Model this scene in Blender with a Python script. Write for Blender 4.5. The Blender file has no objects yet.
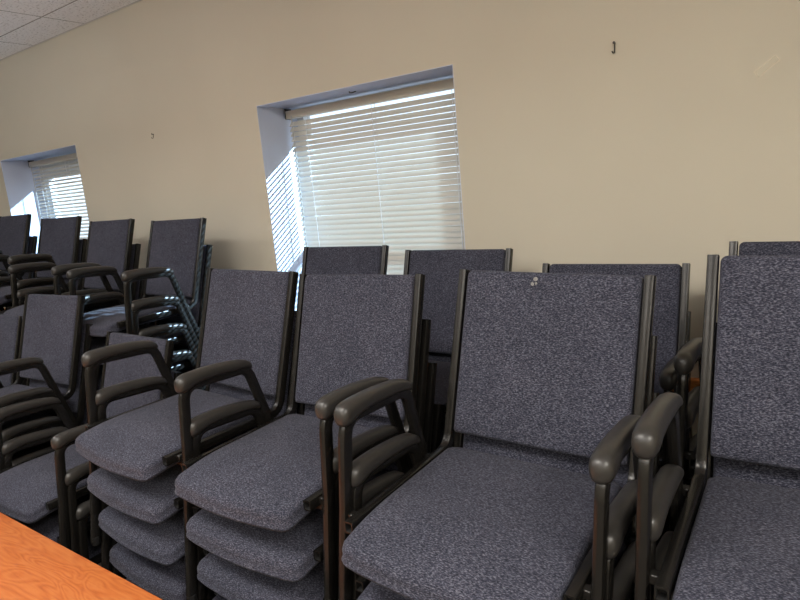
import bpy, bmesh, math, random
from mathutils import Vector, Matrix
random.seed(4)
scene = bpy.context.scene
C = scene.collection
V = Vector
PI = math.pi

# ------------------------------------------------------------------ materials
def new_mat(name):
    m = bpy.data.materials.new(name); m.use_nodes = True
    nt = m.node_tree
    b = nt.nodes['Principled BSDF']
    return m, nt, b

def N(nt, typ, **kw):
    n = nt.nodes.new(typ)
    for k, v in kw.items():
        if k.startswith('i_'):
            key = k[2:]
            n.inputs[int(key) if key.isdigit() else key.replace('_', ' ')].default_value = v
        else:
            setattr(n, k, v)
    return n

def ramp(nt, fac, stops):
    r = nt.nodes.new('ShaderNodeValToRGB')
    e = r.color_ramp.elements
    while len(e) < len(stops): e.new(0.5)
    for el, (p, c) in zip(e, stops):
        el.position = p; el.color = (*c, 1)
    nt.links.new(fac, r.inputs[0])
    return r.outputs[0]

def plain(name, col, rough=0.5, metal=0.0, spec=0.5, noise=0.0, nscale=40, bump=0.0):
    m, nt, b = new_mat(name)
    b.inputs['Base Color'].default_value = (*col, 1)
    b.inputs['Roughness'].default_value = rough
    b.inputs['Metallic'].default_value = metal
    b.inputs['Specular IOR Level'].default_value = spec
    if noise or bump:
        tc = N(nt, 'ShaderNodeTexCoord')
        no = N(nt, 'ShaderNodeTexNoise', i_Scale=nscale, i_Detail=4.0)
        nt.links.new(tc.outputs['Object'], no.inputs['Vector'])
        if noise:
            c = ramp(nt, no.outputs[0], [(0.3, tuple(x * (1 - noise) for x in col)), (0.7, tuple(min(1, x * (1 + noise)) for x in col))])
            nt.links.new(c, b.inputs['Base Color'])
        if bump:
            bp = N(nt, 'ShaderNodeBump', i_Strength=bump, i_Distance=0.002)
            nt.links.new(no.outputs[0], bp.inputs['Height'])
            nt.links.new(bp.outputs[0], b.inputs['Normal'])
    return m

def fabric(name, dark, mid, light):
    m, nt, b = new_mat(name)
    tc = N(nt, 'ShaderNodeTexCoord')
    oi = N(nt, 'ShaderNodeObjectInfo')
    off = N(nt, 'ShaderNodeVectorMath', operation='SCALE'); off.inputs[0].default_value = (7, 5, 3)
    nt.links.new(oi.outputs['Random'], off.inputs['Scale'])
    ad = N(nt, 'ShaderNodeVectorMath', operation='ADD')
    nt.links.new(tc.outputs['Object'], ad.inputs[0]); nt.links.new(off.outputs[0], ad.inputs[1])
    mp = N(nt, 'ShaderNodeMapping'); mp.inputs['Scale'].default_value = (0.36, 1, 1)
    nt.links.new(ad.outputs[0], mp.inputs[0])
    fine = N(nt, 'ShaderNodeTexNoise', i_Scale=520.0, i_Detail=1.5, i_Roughness=0.7)
    nt.links.new(mp.outputs[0], fine.inputs['Vector'])
    c = ramp(nt, fine.outputs[0], [(0.30, dark), (0.50, mid), (0.70, light)])
    big = N(nt, 'ShaderNodeTexNoise', i_Scale=7.0, i_Detail=3.0)
    nt.links.new(ad.outputs[0], big.inputs['Vector'])
    g = ramp(nt, big.outputs[0], [(0.3, (0.86, 0.86, 0.88)), (0.7, (1.08, 1.06, 1.06))])
    mx = N(nt, 'ShaderNodeMix', data_type='RGBA', blend_type='MULTIPLY')
    mx.inputs['Factor'].default_value = 1
    nt.links.new(c, mx.inputs['A']); nt.links.new(g, mx.inputs['B'])
    nt.links.new(mx.outputs['Result'], b.inputs['Base Color'])
    b.inputs['Roughness'].default_value = 0.9
    b.inputs['Specular IOR Level'].default_value = 0.2
    b.inputs['Sheen Weight'].default_value = 0.04
    bp = N(nt, 'ShaderNodeBump', i_Strength=0.35, i_Distance=0.0015)
    nt.links.new(fine.outputs[0], bp.inputs['Height'])
    bp2 = N(nt, 'ShaderNodeBump', i_Strength=0.25, i_Distance=0.012)
    nt.links.new(big.outputs[0], bp2.inputs['Height'])
    nt.links.new(bp.outputs[0], bp2.inputs['Normal'])
    nt.links.new(bp2.outputs[0], b.inputs['Normal'])
    return m

def wall_paint(name, col):
    m, nt, b = new_mat(name)
    tc = N(nt, 'ShaderNodeTexCoord')
    no = N(nt, 'ShaderNodeTexNoise', i_Scale=1.3, i_Detail=3.0)
    nt.links.new(tc.outputs['Object'], no.inputs['Vector'])
    c = ramp(nt, no.outputs[0], [(0.3, tuple(x * 0.97 for x in col)), (0.7, tuple(x * 1.03 for x in col))])
    nt.links.new(c, b.inputs['Base Color'])
    b.inputs['Roughness'].default_value = 0.75
    b.inputs['Specular IOR Level'].default_value = 0.25
    f = N(nt, 'ShaderNodeTexNoise', i_Scale=220.0, i_Detail=2.0)
    nt.links.new(tc.outputs['Object'], f.inputs['Vector'])
    bp = N(nt, 'ShaderNodeBump', i_Strength=0.12, i_Distance=0.002)
    nt.links.new(f.outputs[0], bp.inputs['Height']); nt.links.new(bp.outputs[0], b.inputs['Normal'])
    return m

def wood(name, a, b_, c_, rough=0.3, sc=1.0):
    m, nt, b = new_mat(name)
    tc = N(nt, 'ShaderNodeTexCoord')
    mp = N(nt, 'ShaderNodeMapping'); mp.inputs['Scale'].default_value = (1.3 * sc, 4.5 * sc, 4.5 * sc)
    mp.inputs['Rotation'].default_value = (0, 0, 0.12)
    nt.links.new(tc.outputs['Object'], mp.inputs[0])
    n1 = N(nt, 'ShaderNodeTexNoise', i_Scale=1.6, i_Detail=2.0, i_Distortion=0.6)
    nt.links.new(mp.outputs[0], n1.inputs['Vector'])
    mul = N(nt, 'ShaderNodeMath', operation='MULTIPLY'); mul.inputs[1].default_value = 14.0
    nt.links.new(n1.outputs[0], mul.inputs[0])
    fr = N(nt, 'ShaderNodeMath', operation='PINGPONG'); fr.inputs[1].default_value = 0.5
    nt.links.new(mul.outputs[0], fr.inputs[0])
    n2 = N(nt, 'ShaderNodeTexNoise', i_Scale=12.0, i_Detail=6.0)
    mp2 = N(nt, 'ShaderNodeMapping'); mp2.inputs['Scale'].default_value = (1.0, 14.0, 14.0)
    nt.links.new(tc.outputs['Object'], mp2.inputs[0]); nt.links.new(mp2.outputs[0], n2.inputs['Vector'])
    ad = N(nt, 'ShaderNodeMath', operation='MULTIPLY_ADD'); ad.inputs[1].default_value = 0.9
    nt.links.new(fr.outputs[0], ad.inputs[0]); nt.links.new(n2.outputs[0], ad.inputs[2])
    col = ramp(nt, ad.outputs[0], [(0.35, a), (0.65, b_), (0.95, c_)])
    nt.links.new(col, b.inputs['Base Color'])
    b.inputs['Roughness'].default_value = rough
    return m

def slat_mat():
    m, nt, b = new_mat('blind slat white')
    out = nt.nodes['Material Output']
    b.inputs['Base Color'].default_value = (0.60, 0.57, 0.50, 1)
    b.inputs['Roughness'].default_value = 0.4
    tr = N(nt, 'ShaderNodeBsdfTranslucent'); tr.inputs[0].default_value = (0.75, 0.78, 0.8, 1)
    mx = N(nt, 'ShaderNodeMixShader'); mx.inputs[0].default_value = 0.028
    nt.links.new(b.outputs[0], mx.inputs[1]); nt.links.new(tr.outputs[0], mx.inputs[2])
    nt.links.new(mx.outputs[0], out.inputs[0])
    return m

def glass_mat():
    m, nt, b = new_mat('window glass')
    out = nt.nodes['Material Output']
    t = N(nt, 'ShaderNodeBsdfTransparent'); t.inputs[0].default_value = (0.95, 0.97, 0.97, 1)
    g = N(nt, 'ShaderNodeBsdfGlossy'); g.inputs['Roughness'].default_value = 0.02
    mx = N(nt, 'ShaderNodeMixShader'); mx.inputs[0].default_value = 0.05
    nt.links.new(t.outputs[0], mx.inputs[1]); nt.links.new(g.outputs[0], mx.inputs[2])
    nt.links.new(mx.outputs[0], out.inputs[0])
    return m

def tape_mat():
    m, nt, b = new_mat('clear tape')
    out = nt.nodes['Material Output']
    b.inputs['Base Color'].default_value = (0.85, 0.78, 0.62, 1)
    b.inputs['Roughness'].default_value = 0.2
    t = N(nt, 'ShaderNodeBsdfTransparent')
    mx = N(nt, 'ShaderNodeMixShader'); mx.inputs[0].default_value = 0.5
    nt.links.new(t.outputs[0], mx.inputs[1]); nt.links.new(b.outputs[0], mx.inputs[2])
    nt.links.new(mx.outputs[0], out.inputs[0])
    return m

CEIL_X0, CEIL_Y0, TILE = -4.0124, 2.085, 0.7035
def ceiling_mat():
    m, nt, b = new_mat('acoustic ceiling tile')
    tc = N(nt, 'ShaderNodeTexCoord')
    sp = N(nt, 'ShaderNodeSeparateXYZ'); nt.links.new(tc.outputs['Object'], sp.inputs[0])
    def line(ax, off, w):
        s = N(nt, 'ShaderNodeMath', operation='SUBTRACT'); s.inputs[1].default_value = off
        nt.links.new(sp.outputs[ax], s.inputs[0])
        p = N(nt, 'ShaderNodeMath', operation='PINGPONG'); p.inputs[1].default_value = TILE / 2
        nt.links.new(s.outputs[0], p.inputs[0])
        l = N(nt, 'ShaderNodeMath', operation='LESS_THAN'); l.inputs[1].default_value = w
        nt.links.new(p.outputs[0], l.inputs[0]); return l.outputs[0]
    mxm = N(nt, 'ShaderNodeMath', operation='MAXIMUM')
    nt.links.new(line(0, CEIL_X0, 0.004), mxm.inputs[0]); nt.links.new(line(1, CEIL_Y0, 0.004), mxm.inputs[1])
    vo = N(nt, 'ShaderNodeTexNoise', i_Scale=70.0, i_Detail=3.0)
    nt.links.new(tc.outputs['Object'], vo.inputs['Vector'])
    base = ramp(nt, vo.outputs[0], [(0.33, (0.50, 0.49, 0.49)), (0.42, (0.88, 0.88, 0.89)), (0.7, (0.94, 0.94, 0.95))])
    mx = N(nt, 'ShaderNodeMix', data_type='RGBA')
    nt.links.new(mxm.outputs[0], mx.inputs['Factor']); nt.links.new(base, mx.inputs['A'])
    mx.inputs['B'].default_value = (0.22, 0.21, 0.20, 1)
    nt.links.new(mx.outputs['Result'], b.inputs['Base Color'])
    b.inputs['Roughness'].default_value = 0.9
    return m

M = {}
M['fabric'] = fabric('navy woven fabric', (0.007, 0.008, 0.014), (0.033, 0.035, 0.053), (0.128, 0.130, 0.162))
M['frame'] = plain('dark bronze metal', (0.013, 0.012, 0.0108), 0.25, 0.3, 0.5, 0.05, 25)
M['hollow'] = plain('tube inside', (0.004, 0.004, 0.004), 0.8)
M['pad'] = plain('armrest plastic', (0.027, 0.025, 0.023), 0.36, 0, 0.5, 0.06, 60, 0.15)
M['black'] = plain('black plastic', (0.012, 0.012, 0.012), 0.5)
M['wall'] = wall_paint('beige wall paint', (0.575, 0.53, 0.43))
M['white'] = plain('white reveal with skylight tint', (0.56, 0.60, 0.71), 0.5, 0, 0.3, 0.02, 3)  # white paint, with the bluish cast of skylight put into the colour
M['vinyl'] = plain('white window frame', (0.72, 0.73, 0.74), 0.35)
M['slat'] = slat_mat()
M['headrail'] = plain('cream headrail', (0.62, 0.57, 0.47), 0.4)
M['cord'] = plain('pale cord', (0.75, 0.76, 0.76), 0.7)
M['wand'] = plain('clear wand', (0.45, 0.44, 0.40), 0.3)
M['glass'] = glass_mat()
M['tape'] = tape_mat()
M['tape_edge'] = plain('tape edge', (0.80, 0.70, 0.54), 0.3)
M['ceiling'] = ceiling_mat()
M['carpet'] = plain('grey brown carpet', (0.10, 0.088, 0.078), 0.95, 0, 0.1, 0.3, 300, 0.5)
M['table'] = wood('orange cherry laminate', (0.40, 0.096, 0.024), (0.50, 0.138, 0.034), (0.55, 0.175, 0.048), 0.33, 1.5)
M['trimwood'] = wood('cherry chair rail', (0.42, 0.12, 0.03), (0.58, 0.20, 0.05), (0.66, 0.27, 0.08), 0.35)
M['stain'] = plain('dried pale stain', (0.21, 0.205, 0.20), 0.9, 0, 0.2, 0.25, 300)
M['nail'] = plain('dark nail metal', (0.05, 0.045, 0.04), 0.4, 0.7)
M['steel'] = plain('table leg steel', (0.03, 0.03, 0.03), 0.4, 0.4)

# ------------------------------------------------------------------ mesh helpers
def obj(name, bm, mats, parent=None, smooth=True, angle=40):
    bmesh.ops.recalc_face_normals(bm, faces=bm.faces[:])
    me = bpy.data.meshes.new(name)
    bm.to_mesh(me); bm.free()
    for mt in (mats if isinstance(mats, (list, tuple)) else [mats]):
        me.materials.append(mt)
    if smooth:
        for p in me.polygons: p.use_smooth = True
        try: me.set_sharp_from_angle(angle=math.radians(angle))
        except Exception: pass
    o = bpy.data.objects.new(name, me); C.objects.link(o)
    if parent: o.parent = parent
    return o

def tag(o, label=None, cat=None, group=None, kind=None):
    if label: o['label'] = label
    if cat: o['category'] = cat
    if group: o['group'] = group
    if kind: o['kind'] = kind
    return o

def empty(name, loc, rz=0):
    o = bpy.data.objects.new(name, None); C.objects.link(o)
    o.empty_display_size = 0.1
    o.location = loc; o.rotation_euler = (0, 0, rz)
    return o

def add_box(bm, c, s, bevel=0.0, seg=2, mat=0):
    r = bmesh.ops.create_cube(bm, size=1.0)
    vs = r['verts']
    for v in vs:
        v.co = V((c[0] + v.co.x * s[0], c[1] + v.co.y * s[1], c[2] + v.co.z * s[2]))
    fs = {f for v in vs for f in v.link_faces}
    for f in fs: f.material_index = mat
    if bevel:
        es = {e for v in vs for e in v.link_edges}
        g = bmesh.ops.bevel(bm, geom=list(es), offset=bevel, segments=seg, affect='EDGES', profile=0.5)
        for f in g['faces']: f.material_index = mat
    return vs

def box_lim(bm, x0, x1, y0, y1, z0, z1, bevel=0.0, mat=0):
    add_box(bm, ((x0 + x1) / 2, (y0 + y1) / 2, (z0 + z1) / 2), (x1 - x0, y1 - y0, z1 - z0), bevel, 2, mat)

def add_tube(bm, pts, r, seg=10, mat=0):
    pts = [V(p) for p in pts]; rings = []
    for i, p in enumerate(pts):
        t = (pts[min(i + 1, len(pts) - 1)] - pts[max(i - 1, 0)]).normalized()
        a = t.cross(V((0, 0, 1)))
        if a.length < 1e-3: a = t.cross(V((1, 0, 0)))
        a.normalize(); b = t.cross(a)
        rr = r[i] if isinstance(r, (list, tuple)) else r
        rings.append([bm.verts.new(p + (a * math.cos(q) + b * math.sin(q)) * rr) for q in [2 * PI * k / seg for k in range(seg)]])
    for A, B in zip(rings, rings[1:]):
        for k in range(seg):
            bm.faces.new((A[k], A[(k + 1) % seg], B[(k + 1) % seg], B[k])).material_index = mat
    bm.faces.new(rings[0]).material_index = mat
    bm.faces.new(rings[-1][::-1]).material_index = mat

def fillet(pts, radii, n=6):
    """polyline in (y,z) with rounded corners"""
    out = [V(pts[0])]
    for i in range(1, len(pts) - 1):
        p, a, b = V(pts[i]), V(pts[i - 1]), V(pts[i + 1])
        r = radii[i]
        if r <= 0: out.append(p); continue
        da, db = (a - p).normalized(), (b - p).normalized()
        ang = da.angle(db)
        d = min(r / math.tan(ang / 2), (a - p).length * 0.49, (b - p).length * 0.49)
        for k in range(n + 1):
            t = k / n
            q = (p + da * d) * (1 - t) ** 2 + p * 2 * t * (1 - t) + (p + db * d) * t ** 2
            out.append(q)
    out.append(V(pts[-1]))
    return out

def sweep_yz(bm, x, path, w, d, rc=0.005, hollow_start=False, mat=0):
    """rounded rectangular tube, width w along x and depth d in the path plane, along a path of (y,z)"""
    prof = []
    for sx, sy, a0 in ((1, 1, 0), (-1, 1, 90), (-1, -1, 180), (1, -1, 270)):
        for k in range(3):
            a = math.radians(a0 + 45 * k)
            prof.append((sx * (w / 2 - rc) + rc * math.cos(a), sy * (d / 2 - rc) + rc * math.sin(a)))
    n = len(prof); rings = []
    P = [V((p[0], p[1])) for p in path]
    for i, p in enumerate(P):
        t = (P[min(i + 1, len(P) - 1)] - P[max(i - 1, 0)]).normalized()
        nn = V((-t.y, t.x))
        rings.append([bm.verts.new((x + a, p.x + nn.x * b, p.y + nn.y * b)) for a, b in prof])
    for A, B in zip(rings, rings[1:]):
        for k in range(n):
            bm.faces.new((A[k], A[(k + 1) % n], B[(k + 1) % n], B[k])).material_index = mat
    bm.faces.new(rings[-1][::-1]).material_index = mat
    if hollow_start:
        t = (P[1] - P[0]).normalized(); nn = V((-t.y, t.x)); R = rings[0]
        s = 0.74
        I1 = [bm.verts.new((x + a * s, P[0].x + nn.x * b * s, P[0].y + nn.y * b * s)) for a, b in prof]
        q = P[0] + t * 0.02
        I2 = [bm.verts.new((x + a * s, q.x + nn.x * b * s, q.y + nn.y * b * s)) for a, b in prof]
        for A, B, mi in ((I1, R, mat), (I2, I1, 1)):
            for k in range(n):
                bm.faces.new((A[k], A[(k + 1) % n], B[(k + 1) % n], B[k])).material_index = mi
        bm.faces.new(I2).material_index = 1
    else:
        bm.faces.new(rings[0]).material_index = mat

def cushion(outline, t0, t1, r, dome, xf, ridge=True):
    """soft slab over a star-shaped 2D outline; xf maps (u,v,w) to 3D"""
    bm = bmesh.new()
    cu = sum(p[0] for p in outline) / len(outline); cv = sum(p[1] for p in outline) / len(outline)
    hu = max(abs(p[0] - cu) for p in outline); hv = max(abs(p[1] - cv) for p in outline)
    n = len(outline)
    def ring(ins, w, s=1.0):
        ku, kv = (1 - ins / hu) * s, (1 - ins / hv) * s
        return [bm.verts.new(xf(cu + (p[0] - cu) * ku, cv + (p[1] - cv) * kv, w)) for p in outline]
    R = [ring(r * 2.2, t0, 0.5), ring(r, t0)]
    for a in (30, 60):
        R.append(ring(r * (1 - math.sin(math.radians(a))), t0 + r * (1 - math.cos(math.radians(a))) * 0.6))
    zb = t0 + r * 0.6
    R.append(ring(0, zb))
    if ridge:
        R += [ring(0.0012, zb + 0.0015), ring(-0.0022, zb + 0.004), ring(-0.0022, zb + 0.006), ring(0.0012, zb + 0.0085)]
    R.append(ring(0, t1 - r))
    for a in (25, 50, 72, 90):
        R.append(ring(r * (1 - math.cos(math.radians(a))), t1 - r + r * math.sin(math.radians(a))))
    for s in (0.92, 0.8, 0.62, 0.4, 0.2):
        R.append(ring(r, t1 + dome * (1 - s ** 2.4) , s))
    for A, B in zip(R, R[1:]):
        for k in range(n):
            bm.faces.new((A[k], A[(k + 1) % n], B[(k + 1) % n], B[k]))
    c0 = bm.verts.new(xf(cu, cv, t0)); c1 = bm.verts.new(xf(cu, cv, t1 + dome))
    for k in range(n):
        bm.faces.new((R[0][(k + 1) % n], R[0][k], c0))
        bm.faces.new((R[-1][k], R[-1][(k + 1) % n], c1))
    return bm

def resample(poly, step=0.02):
    out = []
    for i in range(len(poly)):
        a, b = V(poly[i]), V(poly[(i + 1) % len(poly)])
        k = max(1, int(round((b - a).length / step)))
        for j in range(k): out.append(tuple(a.lerp(b, j / k)))
    return out

# ------------------------------------------------------------------ the chair (local: x across, y back, z up; origin on the floor below the rail ends)
RZ = 0.43            # top of the seat rail
YR, LEAN, HB = 0.425, 0.135, 0.438
def seat_bm():
    half = [(0.219, YR - 0.035), (0.2195, 0.02), (0.2190, -0.036), (0.2135, -0.048), (0.202, -0.056), (0.17, -0.061), (0.12, -0.065), (0.06, -0.069), (0, -0.070)]
    rear = [(0.206, YR - 0.022)]
    pts = [(-0.19, YR - 0.018), (0.19, YR - 0.018)] + rear + half + [(-x, y) for x, y in half[-2::-1]] + [(-x, y) for x, y in rear]
    pts = resample(pts, 0.02)
    def xf(u, v, w):
        dz = 0.0
        if v < 0.13: dz = -0.024 * ((0.13 - v) / 0.195) ** 2
        # slight dish where people sit
        dz += -0.004 * math.exp(-((v - 0.2) / 0.12) ** 2 - (u / 0.14) ** 2)
        return V((u, v, RZ + w + dz))
    return cushion(pts, -0.044, 0.007, 0.016, 0.012, xf)

def back_xf(u, v, w):
    """v up along the backrest from the bend, w towards the sitter"""
    d = V((LEAN, HB)).normalized(); nn = V((-d.y, d.x))
    p = V((YR, RZ - 0.003)) + d * v + nn * w
    return V((u, p.x, p.y))

def back_bm():
    L = math.hypot(LEAN, HB)
    hw, r = 0.2195, 0.014
    top, bot = L - 0.001, 0.032
    pts = []
    for cx, cy, a0, rr in ((hw - r, top - r, 0, r), (-(hw - r), top - r, 90, r), (-(hw - 0.01), bot + 0.01, 180, 0.01), (hw - 0.01, bot + 0.01, 270, 0.01)):
        for k in range(5):
            a = math.radians(a0 + 22.5 * k); pts.append((cx + rr * math.cos(a), cy + rr * math.sin(a)))
    out = []
    for i in range(len(pts)):
        a, b = V(pts[i]), V(pts[(i + 1) % len(pts)])
        k = max(1, int((b - a).length / 0.03))
        for j in range(k): out.append(tuple(a.lerp(b, j / k)))
    return cushion(out, -0.028, 0.016, 0.012, 0.006, back_xf, ridge=False)

def rail_bm(s):
    bm = bmesh.new()
    d = V((LEAN, HB)).normalized()
    c = RZ - 0.014
    a = V((YR - 0.004, c)); top = V((YR + LEAN, RZ - 0.003 + HB))
    path = fillet([(0, c), (a.x, a.y), (top.x, top.y)], [0, 0.055, 0], 9)
    sweep_yz(bm, s * 0.234, path, 0.022, 0.027, 0.004, hollow_start=True)
    # spacers that hold the arm frame off the rail
    for y in (0.040, 0.345):
        add_box(bm, (s * 0.2515, y, c), (0.016, 0.02, 0.018), 0.002, 1)
    return bm

AX = 0.2696
ARM = fillet([(-0.025, 0.012 - RZ), (0.040, 0.0), (0.062, 0.200), (0.292, 0.186), (0.347, 0.0), (0.475, 0.012 - RZ)],
             [0, 0.3, 0.05, 0.05, 0.3, 0], 8)
GLY = (-0.025, 0.475)
def arm_bm(s):
    bm = bmesh.new()
    sweep_yz(bm, s * AX, [(p[0], p[1] + RZ) for p in ARM], 0.021, 0.033, 0.0085)
    return bm
def pad_bm(s):
    bm = bmesh.new()
    # sections along the pad: y, z centre, half width, half height
    secs = [(0.0405, 0.203, 0.006, 0.008), (0.0425, 0.204, 0.012, 0.015), (0.047, 0.2055, 0.0175, 0.0205), (0.054, 0.207, 0.0208, 0.0238), (0.063, 0.2085, 0.0220, 0.0250),
            (0.075, 0.211, 0.0222, 0.0240), (0.095, 0.2145, 0.0220, 0.0208), (0.13, 0.216, 0.0216, 0.0188), (0.17, 0.2145, 0.0214, 0.0180),
            (0.22, 0.2105, 0.0210, 0.0172), (0.26, 0.2055, 0.0205, 0.0160), (0.285, 0.1995, 0.0195, 0.0150), (0.300, 0.1925, 0.018, 0.0125), (0.305, 0.1890, 0.012, 0.008)]
    R = []
    for y, z, w, h in secs:
        ring = []
        for k in range(16):
            a = 2 * PI * k / 16; ca, sa = math.cos(a), math.sin(a)
            e = 0.82
            ring.append(bm.verts.new((s * AX + w * math.copysign(abs(ca) ** e, ca), y, RZ + z + h * math.copysign(abs(sa) ** e, sa))))
        R.append(ring)
    for A, B in zip(R, R[1:]):
        for k in range(16): bm.faces.new((A[k], A[(k + 1) % 16], B[(k + 1) % 16], B[k]))
    bm.faces.new(R[0]); bm.faces.new(R[-1][::-1])
    return bm
def glide_bm(s, y):
    bm = bmesh.new()
    add_tube(bm, [(s * AX, y, 0.0), (s * AX, y, 0.004), (s * AX, y, 0.03)], [0.013, 0.0155, 0.0145], 10)
    return bm
def bar_bm(y):
    bm = bmesh.new()
    add_box(bm, (0, y, RZ - 0.044), (0.468, 0.022, 0.018), 0.003, 1)
    for s in (-1, 1): add_box(bm, (s * 0.234, y, RZ - 0.034), (0.02, 0.022, 0.016), 0.002, 1)
    return bm

def mesh_of(name, bm, mats, angle=40):
    o = obj(name, bm, mats, None, True, angle); me = o.data
    bpy.data.objects.remove(o); me.name = name
    return me
ME = {'seat': mesh_of('seat', seat_bm(), M['fabric'], 60), 'backrest': mesh_of('backrest', back_bm(), M['fabric'], 60)}
for s in (-1, 1):
    ME['rail', s] = mesh_of('side_rail', rail_bm(s), [M['frame'], M['hollow']])
    ME['arm', s] = mesh_of('arm_frame', arm_bm(s), M['frame'])
    ME['pad', s] = mesh_of('armrest', pad_bm(s), M['pad'], 70)
    for y in GLY: ME['glide', s, y] = mesh_of('foot_glide', glide_bm(s, y), M['black'])
for y in (0.06, 0.36): ME['bar', y] = mesh_of('cross_bar', bar_bm(y), M['frame'])

def part(name, me, parent):
    o = bpy.data.objects.new(name, me); C.objects.link(o); o.parent = parent
    return o

def make_chair(arms=(-1, 1)):
    t = empty('stacking_armchair', (0, 0, 0))
    part('seat', ME['seat'], t); part('backrest', ME['backrest'], t)
    for s in (-1, 1): part('side_rail', ME['rail', s], t)
    for y in (0.06, 0.36): part('cross_bar', ME['bar', y], t)
    for s in arms:
        a = part('arm_frame', ME['arm', s], t)
        part('armrest', ME['pad', s], a)
        for y in GLY: part('foot_glide', ME['glide', s, y], a)
    return t
def dup(root):
    r = root.copy(); C.objects.link(r)
    for ch in list(root.children):
        c = ch.copy(); C.objects.link(c); c.parent = r
        for g in ch.children:
            e = g.copy(); C.objects.link(e); e.parent = c
    return r

CAMZ = 1.685
ZREL = -0.6856
# name: x, y, yaw, number of chairs, z offset of the top one from the fitted level, where it stands
STACKS = {
 'A': (0.032, 0.899, 0.029, 5, 0.035, 0.009, 'front stack at the right edge'),
 'B': (-0.565, 0.855, 0.017, 5, 0.002, 0.023, 'front stack with the pale-spotted backrest'),
 'C': (-1.214, 0.911, -0.002, 5, -0.021, -0.013, 'front stack left of the pale-spotted backrest'),
 'D': (-1.742, 0.916, -0.055, 5, -0.012, 0.009, 'tall front stack beside the low stack'),
 'G': (-2.415, 0.849, -0.033, 3, -0.011, 0, 'low front stack by the table'),
 'E': (-3.116, 0.878, 0.065, 4, -0.002, 0, 'front stack left of the low stack'),
 'F': (-3.816, 0.894, 0, 3, 0, 0, 'front stack cut by the left edge'),
 'H1': (-5.155, 1.63, 0, 6, 0.122, 0, 'wall stack cut by the left edge'),
 'H2': (-4.424, 1.618, 0.039, 6, 0.077, 0, 'wall stack before the far window'),
 'H3': (-3.631, 1.516, -0.024, 6, 0.038, 0, 'wall stack just right of the far window'),
 'H4': (-2.975, 1.521, -0.027, 6, 0.017, 0, 'wall stack with sun-striped armrests'),
 'H5': (-1.838, 1.591, 0.014, 5, -0.016, 0, "wall stack at the large window's left part"),
 'H6': (-1.250, 1.597, 0.011, 5, -0.038, 0, "wall stack at the large window's right edge"),
 'H7': (-0.61, 1.551, 0.022, 4, 0.053, 0, 'wall stack behind the pale-spotted backrest'),
 'H8': (-0.009, 1.45, -0.017, 5, -0.006, 0, 'wall stack at the right edge'),
}
ORD = ['topmost', 'second from top', 'third from top', 'fourth from top', 'fifth from top', 'sixth from top']
STEP = 0.1402
proto = {}
for nm, (x, y, w, n, dz, roll, where) in STACKS.items():
    arms = (-1,) if nm == 'D' else (-1, 1)
    ztop = CAMZ + ZREL + STEP * (n - 5) + dz - RZ
    step = ztop / (n - 1)
    sdy = 0.012
    for k in range(n):
        if arms not in proto: t = proto[arms] = make_chair(arms)
        else: t = dup(proto[arms])
        c, s = math.cos(w), math.sin(w)
        lx, ly = 0.0, -0.22
        rl = roll * (n - 1 - k) / (n - 1)
        t.location = (x + c * lx - s * ly - 0.62 * rl, y + 0.22 + s * lx + c * ly + sdy * k, ztop - step * k if k < n - 1 else 0.0)
        t.rotation_euler = (0, roll * (n - 1 - k) / (n - 1), w)
        tag(t, 'navy armchair, %s in the %s' % (ORD[k], where), 'chair', 'stacked navy armchairs')
        if nm == 'B' and k == 0: CHAIR_B = t

# pale dried spots on one backrest
bm = bmesh.new()
L = math.hypot(LEAN, HB)
for (u, v, r) in ((-0.026, L - 0.019, 0.0058), (-0.033, L - 0.032, 0.0045), (-0.024, L - 0.030, 0.0032)):
    ring = []
    for k in range(12):
        a = 2 * PI * k / 12; rr = r * (0.8 + 0.35 * random.random())
        ring.append(bm.verts.new(back_xf(u + rr * math.cos(a), v + rr * math.sin(a), 0.0205 if v > L - 0.025 else 0.0215)))
    bm.faces.new(ring)
st = obj('stain', bm, M['stain'], CHAIR_B); st['label'] = 'pale dried spots near the top edge'

# ------------------------------------------------------------------ room shell
WY = 2.36; WT = 0.36
XL, XR, YF = -8.2, 2.6, -3.2
ZC = CAMZ + 1.1848
Z0 = 0.0
ZT = CAMZ + 0.4636
ZS = 0.95
WINS = {1: (-2.5306, -1.3261), 2: (-5.6218, -4.4145)}
def struct(name, bm, m, parent=None, smooth=False):
    o = obj(name, bm, m, parent, smooth)
    if parent is None: o['kind'] = 'structure'
    return o
bm = bmesh.new()
xs = [XL, WINS[2][0], WINS[2][1], WINS[1][0], WINS[1][1], XR]
for a, b in ((0, 1), (2, 3), (4, 5)):
    box_lim(bm, xs[a], xs[b], WY, WY + WT, 0, ZC)
for a, b in ((1, 2), (3, 4)):
    box_lim(bm, xs[a], xs[b], WY, WY + WT, 0, ZS)
    box_lim(bm, xs[a], xs[b], WY, WY + WT, ZT, ZC)
bmesh.ops.remove_doubles(bm, verts=bm.verts[:], dist=1e-5)
struct('wall_back', bm, M['wall'])
for nm, lim in (('wall_left', (XL - 0.15, XL, YF, WY + WT, 0, ZC)), ('wall_right', (XR, XR + 0.15, YF, WY + WT, 0, ZC)), ('wall_front', (XL - 0.15, XR + 0.15, YF - 0.15, YF, 0, ZC))):
    bm = bmesh.new(); box_lim(bm, *lim); struct(nm, bm, M['wall'])
bm = bmesh.new(); box_lim(bm, XL - 0.15, XR + 0.15, YF - 0.15, WY + WT, -0.15, 0); struct('floor', bm, M['carpet'])
bm = bmesh.new(); box_lim(bm, XL - 0.15, XR + 0.15, YF - 0.15, WY + WT, ZC, ZC + 0.12); struct('ceiling', bm, M['ceiling'])
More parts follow.
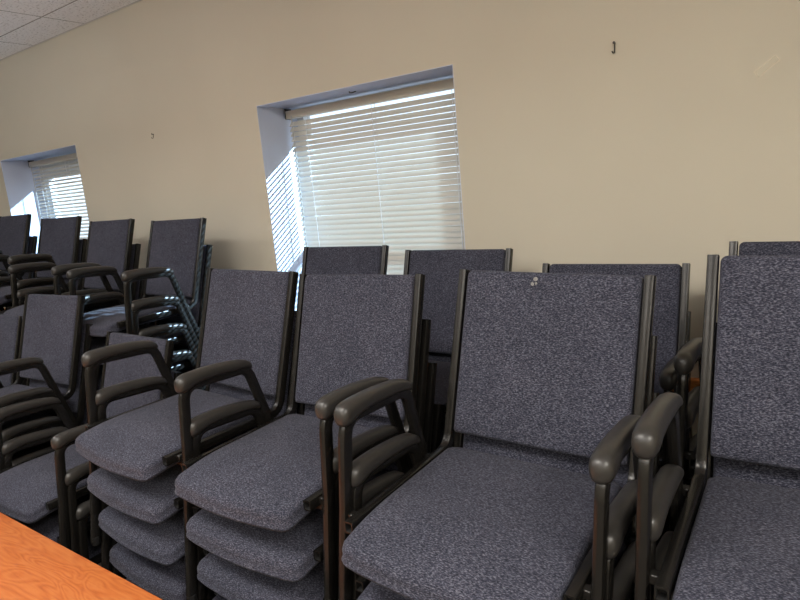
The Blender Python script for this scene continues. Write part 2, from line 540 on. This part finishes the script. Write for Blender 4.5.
# white angle strip where ceiling tiles meet the wall, cherry chair rail, baseboard
bm = bmesh.new(); box_lim(bm, XL, XR, WY - 0.012, WY, ZC - 0.003, ZC); struct('trim_1', bm, plain('ceiling angle', (0.55, 0.54, 0.52), 0.5))
bm = bmesh.new()
box_lim(bm, XL, XR, WY - 0.020, WY, 0.765, 0.87, 0.004); box_lim(bm, XL, XR, WY - 0.028, WY, 0.868, 0.884, 0.005)
struct('trim_2', bm, M['trimwood'])
bm = bmesh.new(); box_lim(bm, XL, XR, WY - 0.015, WY, 0, 0.1, 0.004); struct('baseboard_back', bm, M['trimwood'])

YB = 2.578                      # blind plane
def window(n, x0, x1, tilt, blind_x0, zt, fl, label):
    root = empty('window_%d' % n, ((x0 + x1) / 2, WY, ZS)); root['kind'] = 'structure'
    X0, X1 = x0 - (x0 + x1) / 2, x1 - (x0 + x1) / 2
    H = ZT - ZS
    D0, D1 = 0.0, WT
    bm = bmesh.new(); t = 0.003     # white lining of the recess, blue skylight tinted into its paint
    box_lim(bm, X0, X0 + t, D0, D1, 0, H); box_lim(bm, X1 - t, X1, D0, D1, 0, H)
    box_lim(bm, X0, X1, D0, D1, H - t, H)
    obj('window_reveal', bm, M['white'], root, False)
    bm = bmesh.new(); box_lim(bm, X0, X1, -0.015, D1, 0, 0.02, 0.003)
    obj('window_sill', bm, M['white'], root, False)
    bm = bmesh.new(); f = 0.055; y0, y1 = 0.295, 0.35
    zt = CAMZ + zt - ZS
    box_lim(bm, X0 + t, X0 + t + fl, y0, y1, 0.02, H - t); box_lim(bm, X1 - t - f, X1 - t, y0, y1, 0.02, H - t)
    box_lim(bm, X0 + t + fl, X1 - t - f, y0, y1, 0.02, 0.02 + f); box_lim(bm, X0 + t + fl, X1 - t - f, y0, y1, zt, H - t)
    box_lim(bm, X0 + t + fl, X1 - t - f, y0 + 0.01, y1 - 0.01, 0.42, 0.455)
    obj('window_frame', bm, M['vinyl'], root, False)
    bm = bmesh.new(); box_lim(bm, X0 + t + fl, X1 - t - f, 0.325, 0.329, 0.02 + f, 0.42); box_lim(bm, X0 + t + fl, X1 - t - f, 0.325, 0.329, 0.455, zt)
    obj('window_glass', bm, M['glass'], root, False)
    # venetian blind, a thing of its own
    bl = empty('venetian_blind', ((x0 + x1) / 2, YB, ZS + 0.02))
    tag(bl, label, 'blind', 'venetian blinds in the window recesses')
    B0, B1 = blind_x0 - (x0 + x1) / 2, X1 - 0.012
    Ht = ZT - 0.022 - ZS - 0.02
    bm = bmesh.new(); box_lim(bm, B0 - 0.005, B1 + 0.004, -0.024, 0.020, Ht - 0.042, Ht, 0.003)
    obj('headrail', bm, M['headrail'], bl)
    for xx in (B0 - 0.008, B1 + 0.007):
        bm = bmesh.new(); add_box(bm, (xx, 0, Ht - 0.015), (0.005, 0.05, 0.056), 0.001, 1); obj('mounting_bracket', bm, M['nail'] if xx < 0 else M['headrail'], bl)
    pitch = 0.0278; wd = 0.0325
    bm = bmesh.new(); z = Ht - 0.042 - 0.03
    ca, sa = math.cos(tilt), math.sin(tilt)
    while z > 0.05:
        prev = None; droop = random.uniform(-0.0012, 0.0012)
        for k in range(6):
            s = (k / 5 - 0.5); yy, zz = s * wd, 0.0022 * (1 - (2 * s) ** 2)
            p = (yy * ca - zz * sa, yy * sa + zz * ca)
            a = bm.verts.new((B0, p[0], z + p[1] + droop)); b = bm.verts.new((B1, p[0], z + p[1] - droop))
            if prev: bm.faces.new((prev[0], prev[1], b, a))
            prev = (a, b)
        z -= pitch
    obj('slats', bm, M['slat'], bl)
    bm = bmesh.new(); box_lim(bm, B0, B1, -0.014, 0.014, 0.004, 0.022, 0.004); obj('bottom_rail', bm, M['headrail'], bl)
    for fr in (0.11, 0.5, 0.9):
        xx = B0 + (B1 - B0) * fr
        bm = bmesh.new()
        for yy in (-0.0145, 0.0145): add_tube(bm, [(xx, yy, 0.02), (xx, yy, Ht - 0.04)], 0.0016, 6)
        obj('ladder_cord', bm, M['cord'], bl)
    bm = bmesh.new(); add_tube(bm, [(B0 + 0.045, -0.032, Ht - 0.03), (B0 + 0.05, -0.036, 0.35)], 0.003, 8)
    obj('tilt_wand', bm, M['wand'], bl)
window(1, *WINS[1], math.radians(54), WINS[1][0] + 0.02, 0.42, 0.05, 'cream slatted blind in the large window behind the middle stacks')
window(2, *WINS[2], math.radians(30), WINS[2][0] + 0.055, 0.30, 0.12, 'bright slatted blind in the small far window at left')

bm = bmesh.new(); box_lim(bm, XL, XR, WY + WT, WY + WT + 0.40, CAMZ + 0.60, CAMZ + 0.72); struct('trim_3', bm, plain('white eave board', (0.6, 0.6, 0.6), 0.6))
# ------------------------------------------------------------------ small things on the wall
def picture_nail(x, z, size, label):
    t = empty('picture_hook', (x, WY, z)); tag(t, label, 'hook')
    bm = bmesh.new()
    s = size
    add_tube(bm, [(0, 0, 0.9 * s), (0, -0.004, 0.55 * s), (0, -0.005, -0.3 * s), (0, -0.008, -0.9 * s), (-0.003, -0.014, -1.0 * s), (-0.006, -0.017, -0.6 * s)], 0.0022 * s / 0.018, 8)
    obj('hook_strip', bm, M['nail'], t)
    bm = bmesh.new(); add_tube(bm, [(0.0, -0.001, 0.62 * s), (0.0, -0.012, 0.85 * s), (0, -0.014, 0.86 * s)], [0.0022, 0.0024, 0.005], 8)
    obj('nail_head', bm, M['nail'], t)
    return t
picture_nail(-0.663, CAMZ + 0.402, 0.019, 'small dark picture hook high on the wall right of the blind')
picture_nail(-3.473, CAMZ + 0.416, 0.014, 'tiny dark hook on the wall between the two windows')
t = empty('tape_strip', (-0.193, WY, CAMZ + 0.258)); t.rotation_euler = (0, -math.radians(36), 0)
tag(t, 'small clear tape strip stuck slanted on the upper right wall', 'tape')
bm = bmesh.new(); box_lim(bm, -0.036, 0.036, -0.0008, 0.0006, -0.011, 0.011); obj('tape_film', bm, M['tape'], t, False)
bm = bmesh.new()
for lim in ((-0.036, 0.036, 0.010, 0.0115), (-0.02, 0.036, -0.0115, -0.010), (-0.0365, -0.035, -0.006, 0.0115), (0.035, 0.0365, -0.0115, 0.008)):
    box_lim(bm, lim[0], lim[1], -0.0012, -0.0001, lim[2], lim[3])
obj('tape_rim', bm, M['tape_edge'], t, False)
# small hook under the window head
t = empty('cup_hook', (-1.98, 2.47, ZT - 0.003)); tag(t, 'small hook under the head of the large window recess', 'hook')
bm = bmesh.new(); add_tube(bm, [(0.0, 0, 0.0), (0.0, 0, -0.006), (0.02, -0.004, -0.009), (0.045, -0.006, -0.006)], 0.0025, 8); obj('hook_wire', bm, M['nail'], t)

# ------------------------------------------------------------------ table
t = empty('wooden_table', (-2.25, 0.22, 0)); tag(t, 'orange cherry wood table with a swirling grain top in the left foreground', 'table')
TX, TY0, TY1 = 1.42, -0.44, 0.488
bm = bmesh.new(); box_lim(bm, -TX, TX, TY0, TY1, 0.708, 0.74, 0.002); obj('tabletop', bm, M['table'], t)
for sx in (-1, 1):
    bm = bmesh.new(); add_box(bm, (sx * (TX - 0.25), 0.0, 0.36), (0.05, 0.08, 0.69), 0.006); add_box(bm, (sx * (TX - 0.25), 0.0, 0.698), (0.06, 0.7, 0.02), 0.004)
    add_box(bm, (sx * (TX - 0.25), 0.0, 0.015), (0.06, 0.62, 0.03), 0.006)
    obj('leg', bm, M['steel'], t)

# ------------------------------------------------------------------ light
def ceiling_fill(x, y, e):  # added upward fill that brightens the ceiling, no fixture modelled
    area('ceiling_fill_light', (x, y, ZC - 0.75), 1.4, 0.3, e, (0.96, 0.97, 1.0), (PI, 0, 0))
def area(name, loc, sx, sy, e, col, rot=(0, 0, 0)):
    l = bpy.data.lights.new(name, 'AREA'); l.shape = 'RECTANGLE'; l.size = sx; l.size_y = sy; l.energy = e; l.color = col
    o = bpy.data.objects.new(name, l); C.objects.link(o); o.location = loc; o.rotation_euler = rot
    return o
warm = (1.0, 0.94, 0.85)
for x, y, e in ((1.2, -0.3, 64), (-1.2, -0.3, 44), (-3.8, -0.3, 22), (1.2, -2.2, 48), (-1.2, -2.2, 34), (-3.8, -2.2, 18)):
    area('ceiling_panel_light', (x, y, ZC - 0.02), 1.2, 0.6, e, warm)
for x, y, e in ((-5.0, 0.0, 34), (-2.8, -0.2, 24), (-0.6, -0.9, 24)): ceiling_fill(x, y, e)
sun = bpy.data.lights.new('sunlight', 'SUN'); sun.energy = 22; sun.angle = math.radians(0.25); sun.color = (0.50, 0.75, 1.0)
so = bpy.data.objects.new('sunlight', sun); C.objects.link(so)
d = V((-1.35, -1.0, -0.68)); so.rotation_euler = d.to_track_quat('-Z', 'Y').to_euler(); so.location = (4, 6, 5)

w = bpy.data.worlds.new('sky'); scene.world = w; w.use_nodes = True
nt = w.node_tree; bg = nt.nodes['Background']
tc = N(nt, 'ShaderNodeTexCoord'); sp = N(nt, 'ShaderNodeSeparateXYZ'); nt.links.new(tc.outputs['Generated'], sp.inputs[0])
mr = N(nt, 'ShaderNodeMapRange'); mr.inputs[1].default_value = -1; mr.inputs[2].default_value = 1
nt.links.new(sp.outputs[2], mr.inputs[0])
c = ramp(nt, mr.outputs[0], [(0.40, (0.55, 0.58, 0.62)), (0.5, (0.80, 0.90, 1.0)), (0.75, (0.42, 0.62, 1.0))])
nt.links.new(c, bg.inputs[0]); bg.inputs[1].default_value = 1.9

# ------------------------------------------------------------------ camera
cam = bpy.data.cameras.new('camera'); co = bpy.data.objects.new('camera', cam); C.objects.link(co)
fw = V((-0.5755008950913796, 0.7958138509513893, -0.18835879162635547)); r = V((0.8169539614544756, 0.569928994002218, -0.0881315304499972)); u = V((-0.03721484398543025, 0.2046002356536758, 0.9781379243018852))
mtx = Matrix(((r.x, u.x, -fw.x, 0), (r.y, u.y, -fw.y, 0), (r.z, u.z, -fw.z, CAMZ), (0, 0, 0, 1)))
co.matrix_world = mtx
cam.sensor_fit = 'HORIZONTAL'; cam.sensor_width = 36; cam.lens = 611.2739 / 800 * 36; cam.clip_start = 0.02
scene.camera = co
scene.view_settings.view_transform = 'Standard'
scene.view_settings.look = 'None'
scene.view_settings.exposure = 0
scene.cycles.use_denoising = True
scene.cycles.max_bounces = 8
scene.cycles.transparent_max_bounces = 16
